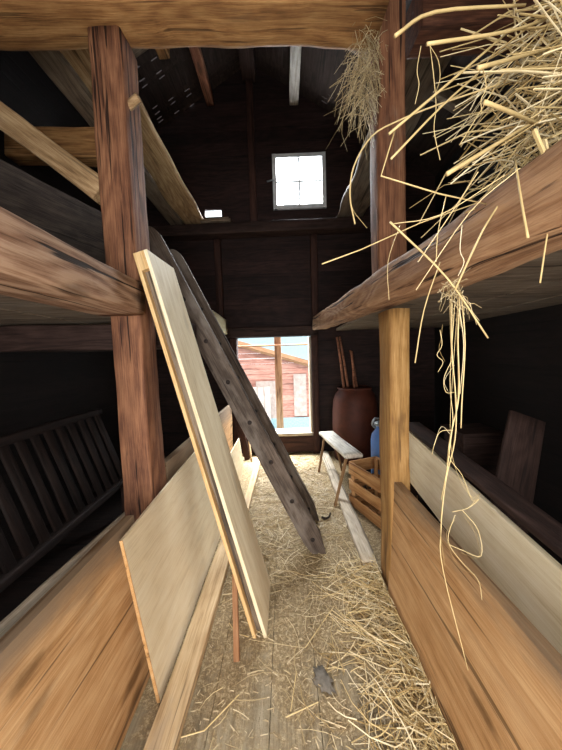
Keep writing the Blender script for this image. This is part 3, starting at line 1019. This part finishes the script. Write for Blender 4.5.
G = 'long straw stalks sticking out of the loft hay'
for pts, r, lab in (
    ([(395, 36, .66), (435, 12, .70), (525, 5, .76)], 0.0040, 'thick bent straw stalk at the very top, reaching left of the hay'),
    ([(427, 44, .66), (505, 32, .72), (545, 20, .80)], 0.0040, 'thick straight straw stalk just below the topmost bent one'),
    ([(478, 68, .64), (515, 58, .70), (550, 48, .80)], 0.0048, 'short thick straw stalk with a cut end in the middle of the hay'),
    ([(389, 134, .66), (450, 82, .70), (508, 32, .78)], 0.0030, 'long straight stalk slanting down to the right post, upper of two'),
    ([(391, 159, .66), (440, 108, .70), (482, 70, .78)], 0.0026, 'long straight stalk slanting down to the right post, lower of two'),
    ([(447, 174, .60), (490, 148, .66), (540, 118, .76)], 0.0046, 'thick pale stalk slanting down-left above the loft beam'),
    ([(484, 102, .62), (510, 112, .66), (540, 125, .76)], 0.0046, 'thick stalk with its cut end pointing left in the lower hay'),
    ([(395, 130, .68), (381, 176, .68), (440, 194, .70), (486, 204, .76)], 0.0020, 'thin sharply bent stalk crossing in front of the right post'),
    ([(390, 222, .70), (447, 278, .74), (488, 338, .74)], 0.0026, 'long stalk crossing down in front of the right loft beam'),
    ([(322, 264, .72), (360, 250, .74), (420, 223, .76), (514, 190, .80)], 0.0016, 'very thin long stalk reaching farthest left of the hay'),
    ([(455, 290, .74), (478, 240, .72), (492, 215, .72), (528, 160, .76)], 0.0026, 'curved stalk running up from the hanging strand into the hay'),
    ([(528, 238, .60), (522, 205, .62), (515, 160, .68)], 0.0028, 'stalk hanging down the face of the right loft beam'),
    ([(540, 283, .62), (548, 230, .62), (556, 190, .68)], 0.0018, 'thin stalk hanging near the right edge below the loft beam'),
    ([(415, 363, .72), (424, 310, .72), (440, 262, .74)], 0.0016, 'thin stalk dangling below the loft beam beside the pale post'),
    ([(355, 224, .95), (350, 196, .95), (354, 166, .94), (372, 136, .92), (400, 120, .88), (440, 104, .84), (500, 84, .80)], 0.0026, 'long curling straw ribbon arching left across the right post'),
):
    bm = bmesh.new()
    tube(bm, spline([pxw(*p) for p in pts], 4) if len(pts) != 4 or r > 0.0021 else [pxw(*p) for p in pts], r, 6, 0.85)
    tag(from_bm('straw_stalk', bm, M['straw'], smooth=True), lab, 'straw stalk', G)

hsd = thing('hanging_strand', tuple(pxw(455, 290, 0.80)), 'long tangled straw strand hanging from the right loft beam', 'straw strand')
bm = bmesh.new()
for i in range(70):
    p = pxw(455 + random.gauss(0, 6), 292 + random.gauss(0, 8), 0.80 + random.uniform(-.03, .02))
    q = p + V((random.gauss(0, 0.02), random.gauss(0, .02), random.gauss(-0.02, 0.03)))
    tube(bm, [p, p.lerp(q, .5) + V((.005, 0, .005)), q], 0.001, 3)
from_bm('tangle', bm, M['strawold'], parent=hsd)
for pts, r in (
    ([(452, 290), (452, 350), (456, 400), (455, 440), (446, 480), (441, 530), (443, 570), (468, 670)], 0.0018),
    ([(460, 292), (458, 340), (459, 395), (452, 430), (447, 470), (441, 500)], 0.0022),
    ([(462, 300), (465, 345), (462, 400), (461, 428)], 0.0024),
    ([(455, 300), (450, 380), (453, 420), (449, 455), (462, 475), (472, 500), (479, 499), (468, 508), (452, 512)], 0.0013),
    ([(452, 360), (444, 378), (446, 392), (456, 392)], 0.0012),
    ([(453, 430), (440, 432), (434, 446), (432, 455)], 0.0011),
    ([(462, 510), (478, 530), (481, 556), (462, 550), (450, 545)], 0.0013),
    ([(455, 515), (448, 540), (460, 560), (478, 580), (482, 600)], 0.0011),
    ([(440, 330), (442, 345), (437, 355), (443, 362), (438, 372)], 0.0012),
):
    bm = bmesh.new()
    for k in range(2):
        j = 0 if k == 0 else 3.0
        tube(bm, spline([pxw(x + random.uniform(-j, j), y + random.uniform(-j, j) * (1 if k == 0 else 2), 0.80 + random.uniform(-.01, .01)) for x, y in pts[:None if k == 0 else max(3, len(pts) - 1)]], 4), r * (0.8 if k == 0 else 0.45), 5, 0.8)
    from_bm('strand', bm, M['straw'], parent=hsd, smooth=True)

# single stalks on the clear floor
G = 'single stalks on the bare floorboards'
for pts, lab in (
    ([(-0.46, 1.02), (-0.37, 1.04), (-0.25, 1.16)], 'bent stalk on the bare floor at the bottom left, below the panel foot'),
    ([(-0.36, 1.50), (-0.31, 1.44), (-0.24, 1.42)], 'bent stalk beside the reddish stick, left of the panel foot'),
    ([(-0.02, 1.10), (0.01, 1.25)], 'straight stalk pointing away in the middle of the near floor'),
    ([(-0.04, 1.08), (0.10, 1.13)], 'straight stalk pointing right in the middle of the near floor'),
    ([(0.06, 1.36), (0.25, 1.60)], 'long stalk between the panel foot and the straw pile'),
):
    bm = bmesh.new()
    tube(bm, [(x, y, 0.006) for x, y in pts], 0.0026, 5, 0.9)
    tag(from_bm('floor_stalk', bm, M['straw']), lab, 'straw stalk', G)
bm = bmesh.new()
tube(bm, spline([(0.295, 2.52, 0.013), (0.33, 2.50, 0.013), (0.365, 2.53, 0.013), (0.385, 2.59, 0.012)]), 0.012, 7, 0.6)
tag(from_bm('bark_strip', bm, M['bark']), 'dark curved strip of bark on the straw right of the ladder', 'bark')
bm = bmesh.new()
bmesh.ops.create_icosphere(bm, subdivisions=3, radius=1)
for v in bm.verts:
    k = 1 + 0.9 * noise.noise(v.co * 2.5) + 0.4 * noise.noise(v.co * 6)
    v.co = V((v.co.x * 0.03 * k, v.co.y * 0.055 * k, max(-0.005, v.co.z * 0.012 * k)))
tag(from_bm('dust_clump', bm, M['clump'], Matrix.Translation((0.135, 1.21, 0.006)) @ Matrix.Rotation(0.5, 4, 'Z'), smooth=True), 'small dark grey clump among the straw on the near floor', 'clump')
